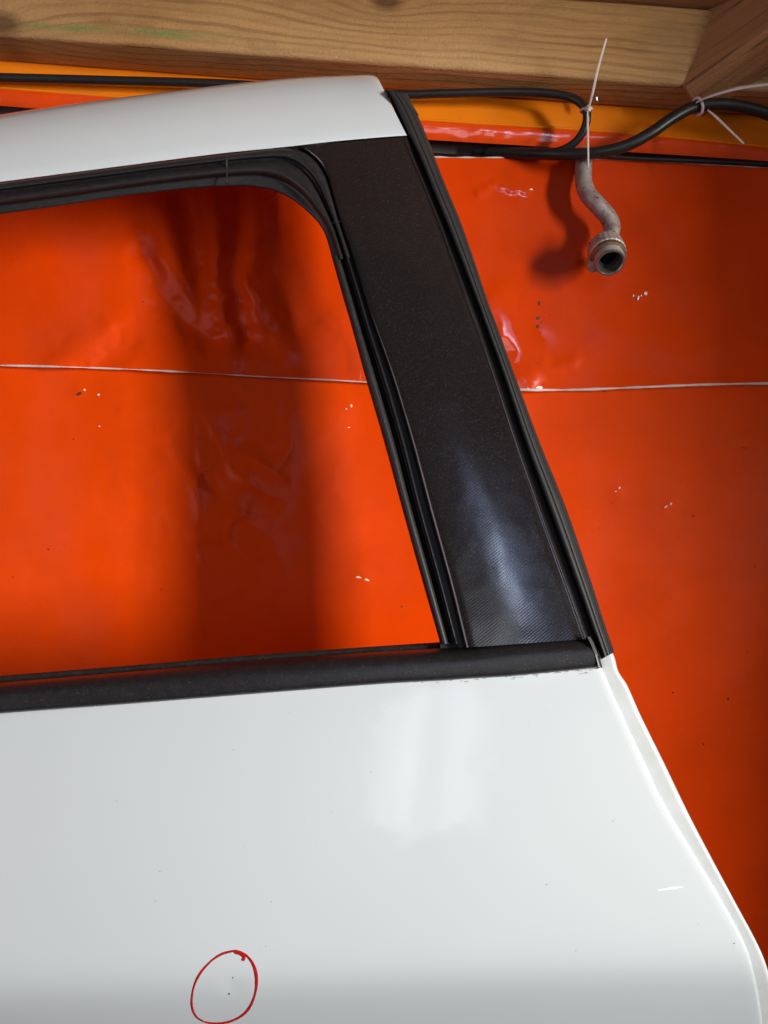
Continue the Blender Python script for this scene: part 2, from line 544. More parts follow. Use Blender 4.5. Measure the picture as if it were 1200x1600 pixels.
# cross-section: front-left lower corner at the arris line, going back-right for the underside
jr = P(1144, 141, 0.800) - j0
jr = (jr - jx * jr.dot(jx)); jw = jr.length; jr.normalize()
ju = jr.cross(jx).normalized()
if ju.z < 0: ju = -ju
L = 0.75
Rm = Matrix((jx, jr, ju)).transposed()
V = []
jb = bpy.data.objects
import bmesh
bm = bmesh.new()
bmesh.ops.create_cube(bm, size=1)
for v in bm.verts:
    v.co = Vector((v.co.x * L, v.co.y * 0.050, v.co.z * 0.095))
# trim the lower end so that it butts against the beam face
bmesh.ops.bevel(bm, geom=list(bm.edges), offset=0.003, segments=3, affect='EDGES', profile=0.5)
me = bpy.data.meshes.new('timber_joist'); bm.to_mesh(me); bm.free()
me.polygons.foreach_set('use_smooth', [True]*len(me.polygons)); me.set_sharp_from_angle(angle=math.radians(40))
me.materials.append(M_JOIST)
joist = bpy.data.objects.new('timber_joist', me); COL.objects.link(joist)
joist.matrix_world = Matrix.Translation(j0 + jx * (L/2) + jr * 0.025 + ju * 0.0475) @ Rm.to_4x4()
tag(joist, 'reddish brown timber joist meeting the long pine beam in the upper right corner', 'joist')

M_BOARD = mat_wood('roof_board_pine', [], light=(0.46, 0.20, 0.08), dark=(0.26, 0.09, 0.035), freq=260, seed=7.0)
rc = mid + uz * (H + 0.0095)
board = box('roof_board', (3.4, 1.3, 0.016), M_BOARD, rc + Vector((0, 0.10, 0)), (0, -bang, 0), bevel=0.001)
tag(board, 'orange tinted roof board lying on top of the long pine beam', 'board')

# ------------------------------------------------------------------ orange wall
SD = 0.850


def seg_d(px, py, a, b):
    ax, ay = a; bx, by = b
    vx, vy = bx-ax, by-ay
    t = np.clip(((px-ax)*vx + (py-ay)*vy) / (vx*vx+vy*vy), 0, 1)
    return np.hypot(px-(ax+t*vx), py-(ay+t*vy)), t


def ridge(px, py, pts, amp, sig, fade=True):
    out = np.zeros_like(px)
    for i in range(len(pts)-1):
        d, t = seg_d(px, py, pts[i], pts[i+1])
        g = amp*np.exp(-(d/sig)**2)
        out = np.where(np.abs(g) > np.abs(out), g, out)
    return out


def lump(px, py, cx, cy, sx, sy, amp):
    return amp*np.exp(-((px-cx)/sx)**2-((py-cy)/sy)**2)


def warp(px, py, k=9.0):
    return px + k*vnoise(px, py, 34, 51.0) + 0.4*k*vnoise(px, py, 13, 53.0), py + k*vnoise(px, py, 34, 61.0) + 0.4*k*vnoise(px, py, 13, 63.0)


def vnoise(px, py, s, seed):
    return np.array([noise.noise((x/s, y/s, seed)) for x, y in zip(px.ravel(), py.ravel())]).reshape(px.shape)


def sheet_grid(name, top, bot, xs, ny, dfun, mat, parent):
    X = np.array(xs, float)
    yt, yb = curve_y(top, X), curve_y(bot, X)
    v = np.linspace(0, 1, ny)[:, None]
    py = yt[None, :]*(1-v) + yb[None, :]*v
    px = np.repeat(X[None, :], ny, 0)
    d = dfun(px, py)
    nx = len(X)
    pts = np.stack([(px-600)/F*d, d, (800-py)/F*d], -1).reshape(-1, 3)
    idx = np.arange(ny*nx).reshape(ny, nx)
    f = np.stack([idx[:-1, :-1], idx[1:, :-1], idx[1:, 1:], idx[:-1, 1:]], -1).reshape(-1, 4)
    me = bpy.data.meshes.new(name)
    me.from_pydata(pts.tolist(), [], f.tolist())
    me.polygons.foreach_set('use_smooth', [True]*len(me.polygons))
    me.materials.append(mat)
    o = bpy.data.objects.new(name, me)
    COL.objects.link(o)
    if parent:
        o.parent = parent
        me.transform(Matrix.Translation(-parent.location))
    return o


SEAM = [(-700, 560), (-300, 566), (0, 571), (90, 573), (200, 577), (300, 582), (400, 588), (500, 593), (570, 597), (700, 606),
        (815, 609), (900, 609), (1000, 605), (1100, 601), (1200, 599), (1500, 596), (1900, 592)]
TOP = [(-700, 150), (-300, 180), (0, 203), (400, 232), (665, 245), (900, 247), (1050, 254), (1200, 262), (1500, 280), (1900, 300)]


def d_upper(px, py):
    d = SD + 0*px
    h = 0.0022*vnoise(px, py, 190, 1.0) + 0.0010*vnoise(px, py, 75, 4.0)
    sy = np.interp(px, SEAMC[:, 0], SEAMC[:, 1])
    k = 0.55 + 0.75*vnoise(px, py*0, 120, 91.0)                     # lower edge curls forward
    h = h + 0.0040*np.clip(k, 0.1, 1.2)*np.exp(-(np.abs(sy-py)/14.0)**1.3)
    px, py = warp(px, py, 7)
    # folds where the sheet is bunched above the seam: long soft pleats running down to it
    f = ridge(px, py, [(318, 240), (338, 350), (338, 440), (362, 560)], 0.0120, 20)
    f = f - ridge(px, py, [(352, 240), (366, 340), (362, 430), (385, 530)], 0.0100, 17)
    f = f + ridge(px, py, [(412, 240), (398, 350), (386, 430), (396, 500)], 0.0105, 24)
    f = f - ridge(px, py, [(285, 300), (296, 380), (312, 450), (345, 520)], 0.0080, 22)
    f = f + ridge(px, py, [(236, 330), (262, 400), (300, 455), (330, 500)], 0.0075, 26)
    f = f - ridge(px, py, [(225, 400), (255, 470), (310, 520), (360, 545)], 0.0070, 22)
    f = f + ridge(px, py, [(385, 440), (420, 485), (445, 545)], 0.0050, 20)
    f = f - ridge(px, py, [(440, 300), (436, 420), (470, 500)], 0.0050, 26)
    h = h + f*np.clip((585-py)/60, 0, 1)
    h = h + ridge(px, py, [(90, 575), (170, 515)], 0.0055, 30)
    h = h - ridge(px, py, [(130, 590), (190, 540)], 0.0040, 26)
    h = h + ridge(px, py, [(30, 400), (110, 480)], 0.0020, 40)
    h = h + lump(px, py, 345, 565, 120, 30, 0.005)
    # buckles by the pillar
    h = h + ridge(px, py, [(776, 470), (812, 545), (822, 595)], 0.0036, 28)
    h = h + ridge(px, py, [(785, 604), (850, 576), (895, 570)], 0.0022, 14)
    h = h + ridge(px, py, [(748, 302), (775, 292), (820, 297)], 0.0014, 7)
    h = h + ridge(px, py, [(535, 500), (565, 570)], 0.0034, 24)
    h = h + ridge(px, py, [(1080, 330), (1110, 580)], 0.0024, 46)
    h = h + ridge(px, py, [(960, 520), (1090, 560)], 0.0018, 30)
    h = h + lump(px, py, 1000, 462, 9, 8, 0.0006)
    return d - h


def d_lower(px, py):
    d = SD + 0.004 + 0*px
    h = (0.0022*vnoise(px, py, 210, 8.0) + 0.0009*vnoise(px, py, 80, 14.0))*(0.35+0.65*np.clip((1150-px)/250, 0, 1))
    h = h + 0.0010*vnoise(px*1.0, py*0.22, 90, 25.0)*np.clip((px-840)/150, 0, 1)*np.clip((1160-px)/150, 0, 1)     # hanging ripples at the right
    # crumpled star behind the window: creases between flat facets
    r = np.hypot((px-350)/135, (py-755)/130)
    m = np.exp(-r**3)
    wx, wy = warp(px, py, 7)
    cr = 1-np.abs(vnoise(wx, wy, 105, 71.0))*2.4
    cr2 = 1-np.abs(vnoise(wx, wy, 62, 77.0))*2.4
    h = h + m*(0.0036*np.clip(cr, 0, 1)**2 + 0.0020*np.clip(cr2, 0, 1)**2 + 0.0050*vnoise(px, py, 85, 79.0))
    px, py = wx, wy
    h = h + ridge(px, py, [(255, 705), (322, 772)], 0.0016, 13) - ridge(px, py, [(270, 696), (338, 760)], 0.0018, 13)
    h = h + ridge(px, py, [(190, 645), (300, 642), (430, 638)], 0.0007, 9)
    h = h + lump(px, py, 300, 838, 60, 18, 0.0024)
    h = h + lump(px, py, 122, 612, 13, 11, 0.0012)
    h = h + lump(px, py, 545, 636, 10, 9, 0.0006) + lump(px, py, 566, 904, 11, 7, 0.0006)
    h = h + lump(px, py, 966, 765, 10, 8, 0.0006) + lump(px, py, 1045, 790, 11, 9, 0.0007)
    return d - h


SEAMC = catmull(SEAM, 400)
xs = np.concatenate([np.arange(-700, -60, 20), np.arange(-60, 1260, 3.2), np.arange(1260, 1901, 20)])
up = empty('orange_sheet', P(600, 420, SD), 'upper orange plastic sheet with bunched folds, hung above the white seam line', 'plastic sheet')
sheet_grid('sheet', TOP, SEAM, xs, 130, d_upper, M_SHEET, up)
lo = empty('orange_sheet', P(600, 1000, SD + .004), 'lower orange plastic sheet below the white seam line, behind the car door', 'plastic sheet')
LOWTOP = [(x, y - 5) for x, y in SEAM]
sheet_grid('sheet', LOWTOP, [(-700, 1900), (600, 1900), (1900, 1900)], xs, 300, d_lower, M_LOWSHEET, lo)


def edge_pts(curve, dy, dd, n=260):
    c = catmull(curve, n)
    py = c[:, 1] + dy
    d = d_upper(c[:, 0], py) + dd
    return [P(x, y, k) for x, y, k in zip(c[:, 0], py, d)]


def bead_r(t):
    px = -700 + 2600*t
    k = 0.62 + 0.35*noise.noise((px/45, 0, 3)) + 0.2*noise.noise((px/13, 0, 9))
    return max(0.10, min(0.7, 0.38 + 1.5*noise.noise((px/95, 7, 3)) + 0.2*noise.noise((px/20, 1, 3)))) if px < 640 else max(0.3, k*1.15)


tube('cut_edge', edge_pts(SEAM, 0, -0.0008), 0.0021, M_BEAD, up, 400, 8, bead_r)


def top_r(t):
    px = -700 + 2600*t
    return max(0.15, 0.5 + 0.6*noise.noise((px/22, 5, 3)))


tube('top_edge', edge_pts(TOP, 0, -0.0004), 0.0014, M_BEAD, up, 400, 8, top_r)


def flecks(name, items, mat, parent, dfun):
    V, Fc = [], []
    for (px, py, L1, W1, ang) in items:
        n = 9
        b = len(V)
        for k in range(n):
            a = 2*math.pi*k/n
            rr = random.uniform(0.65, 1.15)
            x, y = math.cos(a)*L1*rr, math.sin(a)*W1*rr
            ca, sa = math.cos(ang), math.sin(ang)
            qx, qy = px+x*ca-y*sa, py+x*sa+y*ca
            d = float(dfun(np.array([[qx]]), np.array([[qy]]))[0, 0])
            V.append(P(qx, qy, d-0.0006))
        d = float(dfun(np.array([[px]]), np.array([[py]]))[0, 0])
        V.append(P(px, py, d-0.0010))
        for k in range(n):
            Fc.append((b+k, b+(k+1) % n, b+n))
    o = build(name, V, Fc, mat, parent, 60)
    o['kind'] = 'stuff'
    return o


flecks('chip', [(1009, 459, 3, 3, 0), (997, 466, 1.8, 4, .3), (990, 462, 1.2, 2, .2), (843, 606, 5.5, 3.2, -.2), (825, 607, 2, 1.4, 0), (830, 296, 3, 1.6, 0),
                (1002, 462, 1.5, 1.5, 0)], M_CHIP_GLINT, up, d_upper)
flecks('scuff', [(843, 474, 1.4, 4.5, .1), (842, 497, 3.2, 2.5, 0), (841, 510, 2.4, 2.6, 0), (847, 503, 1.3, 1.6, 0), (860, 372+460-340, 0.8, 1, 0)], M_SCUFF, up, d_upper)
flecks('chip', [(154, 617, 2.2, 2.4, 0), (132, 609, 2.4, 1.8, .4), (155, 666, 1.8, 1.4, 0), (549, 634, 2, 2.4, 0), (541, 639, 1.4, 1.4, 0),
                (560, 902, 5, 1.7, .1), (573, 906, 4.5, 1.7, .2), (968, 762, 1.5, 2.4, .3), (962, 768, 2, 1, 0), (1048, 787, 2.4, 1.6, -.4), (1040, 792, 3, 1.3, -.5),
                (545, 668, 3, .7, 0)], M_PINKCHIP, lo, d_lower)
flecks('scuff', [(124, 615, 4.5, 2.6, -.6), (1084, 806, 1.3, 2.4, .2), (945, 612, 2.2, .8, 0), (1163, 700, 3, 1, .3), (115, 686, 1.4, 1, 0), (76, 858, 1.8, 1.2, 0),
                 (1180, 885, 1.2, 1.6, 0), (252, 921, 1.4, .8, 0), (628, 948, 1.5, .9, .3), (20, 902, 1.1, 1.1, 0), (957, 786, 1, 1, 0), (1052, 1082, 1.2, 1.6, 0),
                 (1100, 1163, 1.2, 1.4, 0), (1138, 1092, 1.3, 2.2, 0), (1168, 1018, 1.2, 1, 0)], M_REDSCUFF, lo, d_lower)

# trim under the beam: a light orange flap over a red lip
EDGE = [(-700, 84), (0, 137), (170, 150), (660, 187), (900, 202), (1040, 213), (1200, 229), (1900, 300)]
FLTOP = [(-700, 10), (0, 62), (600, 110), (1200, 152), (1900, 205)]
LIPB = [(-700, 112), (0, 165), (400, 200), (665, 218), (860, 230), (1200, 252), (1900, 310)]
trim = empty('orange_trim', P(600, 180, 0.845), 'folded orange trim strip between the pine beam and the orange sheets', 'trim strip')
c_edge = lambda x: curve_y(EDGE, x)


def d_flap(px, py):
    e = curve_y(EDGE, px[0]); tq = curve_y(FLTOP, px[0])
    v = (py-tq)/(e-tq)
    return 0.852 - 0.012*v - 0.0006*vnoise(px, py, 90, 22.0)


def d_lip(px, py):
    e = curve_y(EDGE, px[0]); tq = curve_y(LIPB, px[0])
    v = (py-e)/(tq-e)
    return 0.840 - 0.0022*np.sin(np.clip(v*4, 0, 1)*math.pi/2) + 0.006*v*v - 0.0009*vnoise(px, py, 45, 31.0) - 0.0005*vnoise(px, py, 15, 35.0)


xs2 = np.arange(-700, 1901, 8)
sheet_grid('flap', FLTOP, EDGE, xs2, 16, d_flap, M_LIGHTSHEET, trim)
sheet_grid('lip', EDGE, LIPB, np.arange(-700, 1901, 5), 14, d_lip, M_LIP, trim)
eb = catmull(EDGE, 160)
tube('fold_edge', [P(x, y, 0.8392) for x, y in eb], 0.0016, M_LIGHTSHEET, trim, 160, 8)
ms = loft('metal_strip', [(-700, 150), (0, 188), (665, 238), (1200, 262), (1900, 300)], [(-700, 90), (0, 140), (665, 196), (1200, 225), (1900, 280)],
          [(0, 0), (0.3, 0.001), (1, 0.002)], M_GREY, lambda x, y: 0.874, None, 40, 0.003)
tag(ms, 'grey metal strip showing in the gap above the orange sheets', 'metal strip')

# unseen blockers added past the right edge to shade the right side
M_DARK = mat_simple('shade_blocker_paint', (0.05, 0.045, 0.045), 0.7, bump=(60, 0.3))
blocker = box('shade_blocker', (0.70, 0.02, 0.90), M_DARK, (1.372, 0.15, 0.56), bevel=0.003)
blocker2 = box('shade_blocker', (0.60, 0.02, 1.30), M_DARK, (1.395, 0.15, -0.55), bevel=0.003)
tag(blocker2, 'lower unseen blocker added past the right edge to shade the lower right sheet', 'board')
tag(blocker, 'unseen blocker added past the right edge to shade the upper right sheet', 'board')

# ------------------------------------------------------------------ car door


def dU(px, py):
    return 0.630 + (1040 - py) * 0.00010


def dP(px, py):
    yb = 1110 - 0.0745*px
    yc = 1546 - 0.035*px
    v = (py-yb)/(yc-yb)
    f = 1-(max(0.0, 1-v))**1.8 if v < 1 else 1.0
    d = 0.630 - 0.030*f
    x = (py-yc-10)/19
    sp = math.log1p(math.exp(min(x, 30))) if x < 30 else x
    d += sp*19*0.00062
    d += 0.000000022*(px-560)**2                        # barrel curve along the door
    d += 0.0011*math.exp(-((px-362)/13)**2-((py-1541)/16)**2)   # the dent
    d -= 0.0004*math.exp(-((px-362)/26)**2-((py-1541)/28)**2)
    d += 0.0007*math.exp(-((px-655-0.12*(1200-py))/26)**2)*math.exp(-((py-1200)/110)**2)  # long shallow ding
    return d


door = empty('car_door', P(600, 1040, 0.60), 'white car door with black window frame and red marker ring, before orange sheets', 'car door')

# white panel
LFT = [(-230, 1106), (-230, 1300), (-230, 1500), (-230, 1620), (-230, 1900)]
FOLD = [(930, 1022), (940, 1043), (962, 1094), (1000, 1176), (1037, 1255), (1082, 1330), (1127, 1405), (1161, 1469), (1176, 1514), (1189, 1585), (1193, 1660), (1196, 1830)]
aL = catmull([(-230, 1106), (-230, 1900)], 170)
aF = catmull(FOLD, 170)
cu = [(u, 0.0) for u in np.linspace(0, 0.996, 120)] + [(0.998, -0.0003), (0.9992, -0.0010), (1.0, -0.0030)]
panel = loft('outer_panel', aL, aF, cu, M_PAINT, dP, door, raw=True, thick=0.004, sharp=80)
# shut flange along the rear edge
OUT = [(947, 1004), (959, 1024), (966, 1049), (979, 1069), (1000, 1116), (1037, 1191), (1075, 1270), (1112, 1341), (1150, 1412), (1184, 1476), (1199, 1514), (1208, 1560), (1214, 1660), (1218, 1830)]
FOLD2 = [(x-2, y) for x, y in FOLD]
FOLD2[0] = (934, 1010)
loft('rear_flange', FOLD2, OUT, [(0, -0.0060), (0.10, -0.0056), (0.28, -0.0050), (0.42, -0.0047), (0.56, -0.0044), (0.68, -0.0041), (0.80, -0.0039), (0.90, -0.0041), (0.97, -0.0054), (1.0, -0.0095)],
     M_FLANGE, dP, door, 120, 0.012, 70)

# red marker ring and the two black pits of the dent
RING = [(490, 258), (440, 272), (390, 305), (340, 360), (310, 420), (298, 490), (305, 540), (330, 575), (380, 595), (440, 597), (510, 575),
        (560, 535), (592, 470), (602, 400), (592, 335), (566, 290), (536, 268), (505, 258), (492, 259)]
rp = catmull([(200+x/3, 1400+y/3) for x, y in RING], 120)


def ribbon(name, pts, wf, mat, h=0.0003):
    V, Fc = [], []
    n = len(pts)
    for i, p in enumerate(pts):
        t = pts[min(i+1, n-1)] - pts[max(i-1, 0)]
        t = t/np.linalg.norm(t)
        nn = np.array([-t[1], t[0]])
        wd = wf(i/(n-1))
        for s, hh in ((-1, 0.0), (-.75, h), (.75, h), (1, 0.0)):
            q = p + nn*wd*s
            V.append(P(q[0], q[1], dP(q[0], q[1])-0.00006-hh))
    for i in range(n-1):
        for j in range(3):
            Fc.append((i*4+j, i*4+j+1, i*4+j+5, i*4+j+4))
    return V, Fc


V1, F1 = ribbon('r', rp, lambda t: 1.75 + 0.9*math.exp(-((t-0.86)/0.08)**2) + 0.25*math.sin(t*40) + (0.3 if .55 < t < .8 else 0), M_INK)
hk = catmull([(200+500/3, 1400+262/3), (200+528/3, 1400+272/3), (200+543/3, 1400+288/3), (200+537/3, 1400+304/3)], 20)
V2, F2 = ribbon('r', hk, lambda t: 3.0 - 0.4*t, M_INK, 0.0004)
build('marker_ring', V1+V2, F1+[tuple(i+len(V1) for i in f) for f in F2], M_INK, door)


def spots(name, items, mat, h=0.00025):
    V, Fc = [], []
    for (px, py, L1, W1, ang) in items:
        n = 9; b = len(V)
        for k in range(n):
            a = 2*math.pi*k/n; rr = random.uniform(0.6, 1.2)
            x, y = math.cos(a)*L1*rr, math.sin(a)*W1*rr
            qx = px + x*math.cos(ang)-y*math.sin(ang); qy = py + x*math.sin(ang)+y*math.cos(ang)
            V.append(P(qx, qy, dP(qx, qy)-0.0001))
        V.append(P(px, py, dP(px, py)-h))
        for k in range(n): Fc.append((b+k, b+(k+1) % n, b+n))
    o = build(name, V, Fc, mat, door)
    o['kind'] = 'stuff'


spots('pit', [(363.5, 1528, 1.0, 2.2, -.2), (358, 1553, 1.5, 1.5, 0), (243, 1408, .9, .7, 0), (424, 1409, .9, .7, 0), (182, 1252, .9, .7, 0),
              (250, 1362, .7, .8, 0), (854, 1382, .8, .8, 0), (365, 1172, .7, .7, 0), (1147, 1474, 1.6, .6, -.4), (958, 1283, .7, .7, 0)], M_SCUFF)
M_GRIME = mat_simple('tan_grime', (0.36, 0.31, 0.22), 0.8, var=0.4, scale=200)
random.seed(12)
gl = []
for _ in range(46):
    gx = random.choice([random.uniform(600, 935), random.uniform(780, 935)])
    gy = np.interp(gx, [0, 200, 400, 600, 800, 939], [1115, 1100, 1084, 1068.5, 1056.5, 1043]) + abs(random.gauss(1.0, 2.2))
    gl.append((gx, gy, random.uniform(1.0, 5), random.uniform(0.4, 0.8), -0.07))
spots('grime', gl, M_GRIME, 0.00012)
spots('painted_highlight', [(1036, 1390, 9, 1.5, -.05), (1050, 1387.5, 13, 2.4, -.06), (1062, 1386, 5, 1.4, -.1)], M_CHIP_GLINT, 0.00025)  # lamp highlight put onto the paint as pale flecks

# white frame cover along the top
RA = [(-230, 320), (-60, 292), (0, 285), (100, 272), (200, 259), (350, 240), (450, 230), (520, 222), (600, 215), (636, 212.5)]
RB = [(-230, 228), (-60, 190), (0, 179), (100, 164), (280, 141), (380, 129), (470, 121), (550, 117.5), (580, 117), (590, 121)]
loft('frame_cover', RA, RB, [(0, -0.001), (0.015, 0.0022), (0.04, 0.003), (0.25, 0.0030), (0.5, 0.0005), (0.7, -0.005), (0.84, -0.012), (0.93, -0.020), (0.98, -0.030), (1.0, -0.042)],
     M_PAINT, dU, door, 110, 0.004, 60, sm=26)

# window seal: top run, corner and the slanted run down to the belt
SO = [(-230, 321), (-60, 294), (0, 286), (100, 273), (200, 260), (350, 241.5), (440, 232), (462, 233), (480, 241), (497, 258), (509, 280), (517, 305), (525, 333), (530, 350), (547, 402), (568, 470),
      (577, 502), (606, 590), (635, 690), (660, 790), (692, 905), (718, 1006)]
SI = [(-230, 372), (-60, 344), (0, 335), (100, 321), (200, 306), (300, 294.5), (350, 291.5), (385, 291), (425, 297), (457, 312), (487, 337), (502, 355), (510, 372), (520, 408), (537, 468),
      (547, 502), (571, 590), (600, 690), (627, 790), (659, 905), (688, 1006)]
# pair the two outlines point for point so that the corner stays clean
SO_s = catmull(SO[:8], 90); SO_c = catmull(SO[7:15], 50); SO_l = catmull(SO[14:], 80)
SI_s = catmull(SI[:8], 90); SI_c = catmull(SI[7:14], 50); SI_l = catmull(SI[13:], 80)
so = np.concatenate([SO_s[:-1], SO_c[:-1], SO_l]); si = np.concatenate([SI_s[:-1], SI_c[:-1], SI_l])
n1 = 90 + 49
loft('window_seal', so[:n1], si[:n1], [(0, 0.0), (0.03, 0.0045), (0.12, 0.0055), (0.20, 0.0045), (0.25, -0.0015), (0.30, -0.002), (0.36, 0.0010), (0.46, 0.0030), (0.58, 0.0022), (0.66, -0.0020), (0.72, -0.0065),
     (0.86, -0.0085), (0.97, -0.010), (1.0, -0.014)], M_SEAL, dU, door, raw=True, thick=0.020, sharp=55, sm=44)
sl = loft('window_channel', so[n1-3:], si[n1-3:], [(0, -0.012), (0.10, -0.012), (0.16, -0.010), (0.46, -0.0095), (0.50, -0.0050), (0.62, 0.0000), (0.78, 0.0012), (0.90, -0.0008), (0.97, -0.004), (1.0, -0.010)],
          M_SEAL, dU, door, raw=True, thick=0.020, sharp=50, sm=40)
loft('channel_lip', so[n1-3:]*0.93+si[n1-3:]*0.07, so[n1-3:]*0.62+si[n1-3:]*0.38, [(0, -0.004), (0.10, 0.0018), (0.26, 0.0034), (0.42, 0.0024), (0.60, -0.0012), (0.80, -0.0026), (1.0, -0.0075)],
     M_MOULD, dU, door, raw=True, thick=0.008, sharp=50, sm=20)
# moulded joints of the seal
for (ja, jb_) in (((354, 244), (354, 287)), ((531, 346), (519, 349))):
    tube('seal_joint', [P(ja[0], ja[1], dU(*ja)-0.0052), P((ja[0]+jb_[0])/2, (ja[1]+jb_[1])/2, dU(*ja)-0.0042), P(jb_[0], jb_[1], dU(*jb_)-0.0010)], 0.0009, M_SEAL, door, 8, 6)

# black pillar panel
base_l = [(452, 236), (476, 246), (494, 264), (506, 288), (518, 325), (536, 380), (566, 488), (604, 610), (640, 735), (675, 860), (722, 1034)]
base_r = [(628, 200), (648, 226), (668, 262), (690, 312), (712, 362), (736, 420), (774, 520), (820, 640), (866, 762), (908, 880), (942, 1028)]
loft('window_frame', base_l, base_r, [(0, -0.0085), (0.5, -0.006), (1, -0.0105)], M_BULB, dU, door, 80, 0.014)
PL = [(449, 230), (462, 229.5), (480, 238), (498, 254), (511, 277), (518, 302), (526, 331), (532, 350), (551, 405), (572, 475), (581, 502), (611, 588), (641, 688), (668, 790), (701, 910), (726, 1012)]
PR = [(637, 213.5), (640, 221), (645, 237), (652, 255), (659, 272), (668, 293), (683, 330), (692, 352), (710, 401), (738, 475), (748, 501), (778, 588), (811, 688), (847, 790), (889, 905), (922, 998)]
pl, pr = catmull(PL, 120), catmull(PR, 120)
loft('pillar_panel', pl, pr, [(0, -0.002), (0.012, 0.0012), (0.04, 0.0030), (0.10, 0.0040), (0.5, 0.0062), (0.90, 0.0050), (0.955, 0.0042), (0.972, 0.0052), (0.988, 0.0030), (1.0, -0.004)],
     M_TWILL, dU, door, raw=True, thick=0.006, sharp=60, sm=60)

# rubber strip along the pillar's rear edge
QI = [(602, 139), (609, 156), (620.5, 182), (634, 213), (652, 250), (668, 290), (690, 343), (714, 402), (744, 478), (752, 502), (783, 588), (815, 688), (851, 790), (893, 905), (922, 985), (938, 1031)]
QO = [(629, 146), (642, 162), (653, 181), (668, 216), (684, 258), (699, 296), (719, 344), (738, 398), (764, 476), (774, 502), (806, 590), (843, 690), (884, 792), (922, 903), (945, 975), (960, 1019)]
qi, qo = catmull(QI, 120), catmull(QO, 120)
qi2 = qi*1.0
loft('pillar_seal', qi2, qo, [(0, -0.010), (0.10, -0.009), (0.18, -0.001), (0.26, 0.0034), (0.36, 0.0046), (0.47, 0.0040), (0.52, 0.0030), (0.57, 0.0038), (0.68, 0.0030), (0.76, 0.0010), (0.80, 0.0002), (0.85, 0.0004), (0.94, -0.004), (1.0, -0.012)],
     M_BULB, dU, door, raw=True, thick=0.012, sharp=50, sm=56)
# folded tip of that strip behind the white cover
loft('seal_tip', [(600, 142), (612, 150), (624, 158)], [(636, 146), (645, 164), (656, 182)], [(0, -0.006), (0.3, 0.001), (0.6, 0.002), (0.9, -0.002), (1, -0.008)], M_BULB, lambda x, y: dU(x, y)+0.003, door, 14, 0.01, sm=14)

# felt strip inside the glass slot
loft('glass_slot_strip', [(-230, 1076), (0, 1056), (200, 1040), (400, 1023), (600, 1009), (692, 1003)], [(-230, 1094), (0, 1074), (200, 1058), (400, 1041), (600, 1026), (735, 1018)],
     [(0, -0.026), (0.06, -0.021), (0.25, -0.019), (0.5, -0.020), (0.56, -0.010), (0.75, -0.007), (1.0, -0.006)], M_BRUSH, dU, door, 60, 0.012, 50)
loft('seal_foot', [(688, 999), (704, 1001), (730, 1003)], [(688, 1030), (704, 1030), (730, 1030)], [(0, -0.0125), (0.3, -0.011), (1, -0.010)], M_BULB, dU, door, 12, 0.012)
# belt moulding
MA = [(-230, 1087), (0, 1067), (200, 1050), (400, 1033), (600, 1018), (700, 1013.5), (726, 1012), (790, 1003), (860, 997), (922, 995.5)]
MB = [(-230, 1133), (0, 1115), (200, 1100), (400, 1084), (600, 1068.5), (700, 1063), (726, 1061), (800, 1056.5), (870, 1050), (939, 1043)]
loft('belt_moulding', MA, MB, [(0, -0.006), (0.03, -0.001), (0.10, 0.0040), (0.20, 0.0075), (0.32, 0.0102), (0.42, 0.0112), (0.62, 0.0115), (0.84, 0.0108), (0.93, 0.0098), (0.985, 0.0070), (1.0, 0.0015)],
     M_MOULD, dU, door, 120, 0.010, 60, sm=40)
loft('end_cap', [(916, 995.5), (920, 1003), (929, 1025), (934, 1044.5)], [(923, 994.5), (928, 1003), (936, 1024), (941.5, 1043.5)], [(0, 0.0095), (0.2, 0.0122), (0.8, 0.0118), (1.0, 0.004)], M_MOULD, dU, door, 20, 0.012, 60)

# ------------------------------------------------------------------ hanging pipe
pipe = empty('steel_pipe', P(915, 250, 0.80), 'short bent rusty steel pipe with open collar, hanging in front of the orange sheet', 'pipe')
pp = [P(906, 214, 0.890), P(910, 233, 0.866), P(912, 250, 0.836), P(912, 285, 0.828), P(919, 304, 0.825), P(934, 321, 0.821), P(951, 341, 0.822), P(956, 358, 0.822)]
ax = Vector((-0.01, -0.66, -0.75)).normalized()
end = P(954, 411, 0.796)                              # centre of the open end
pp.append(end - ax*0.031)
tube('tube', pp, 0.0093, M_STEEL, pipe, 70, 20, lambda t: 1 + 0.03*noise.noise((t*9, 0, 0)))
lathe('collar', end, ax, [(-0.0335, 0.006), (-0.0335, 0.0165), (-0.0320, 0.0180), (-0.0190, 0.0184), (-0.0165, 0.0184), (-0.0150, 0.0170)], M_FITTING, pipe, 96, 0.010)
lathe('worn_ring', end, ax, [(-0.0158, 0.0176), (-0.0145, 0.0180), (-0.0105, 0.0176), (-0.0095, 0.0150)], M_BRASS, pipe)
lathe('nozzle', end, ax, [(-0.0125, 0.0145), (-0.0110, 0.0148), (-0.0050, 0.0148), (-0.0040, 0.0143), (-0.0010, 0.0143)], M_FITTING, pipe)
lathe('rim', end, ax, [(-0.0012, 0.0140), (-0.0003, 0.0143), (0.0004, 0.0139), (0.0004, 0.0125), (-0.0004, 0.0119), (-0.0030, 0.0115), (-0.012, 0.0112)], M_BRIGHT, pipe)
lathe('bore', end, ax, [(-0.012, 0.0113), (-0.0125, 0.0085), (-0.022, 0.0080), (-0.022, 0.0001)], M_BORE, pipe)
# mounting boss at the lower left of the collar
bd = Vector((-0.83, 0.42, -0.37)); bd = (bd - ax*bd.dot(ax)).normalized()
lathe('boss', end + bd*0.0182, ax, [(-0.0230, 0.0001), (-0.0230, 0.0050), (-0.0215, 0.0058), (-0.0085, 0.0058), (-0.0065, 0.0050), (-0.0065, 0.0001)], M_FITTING, pipe)

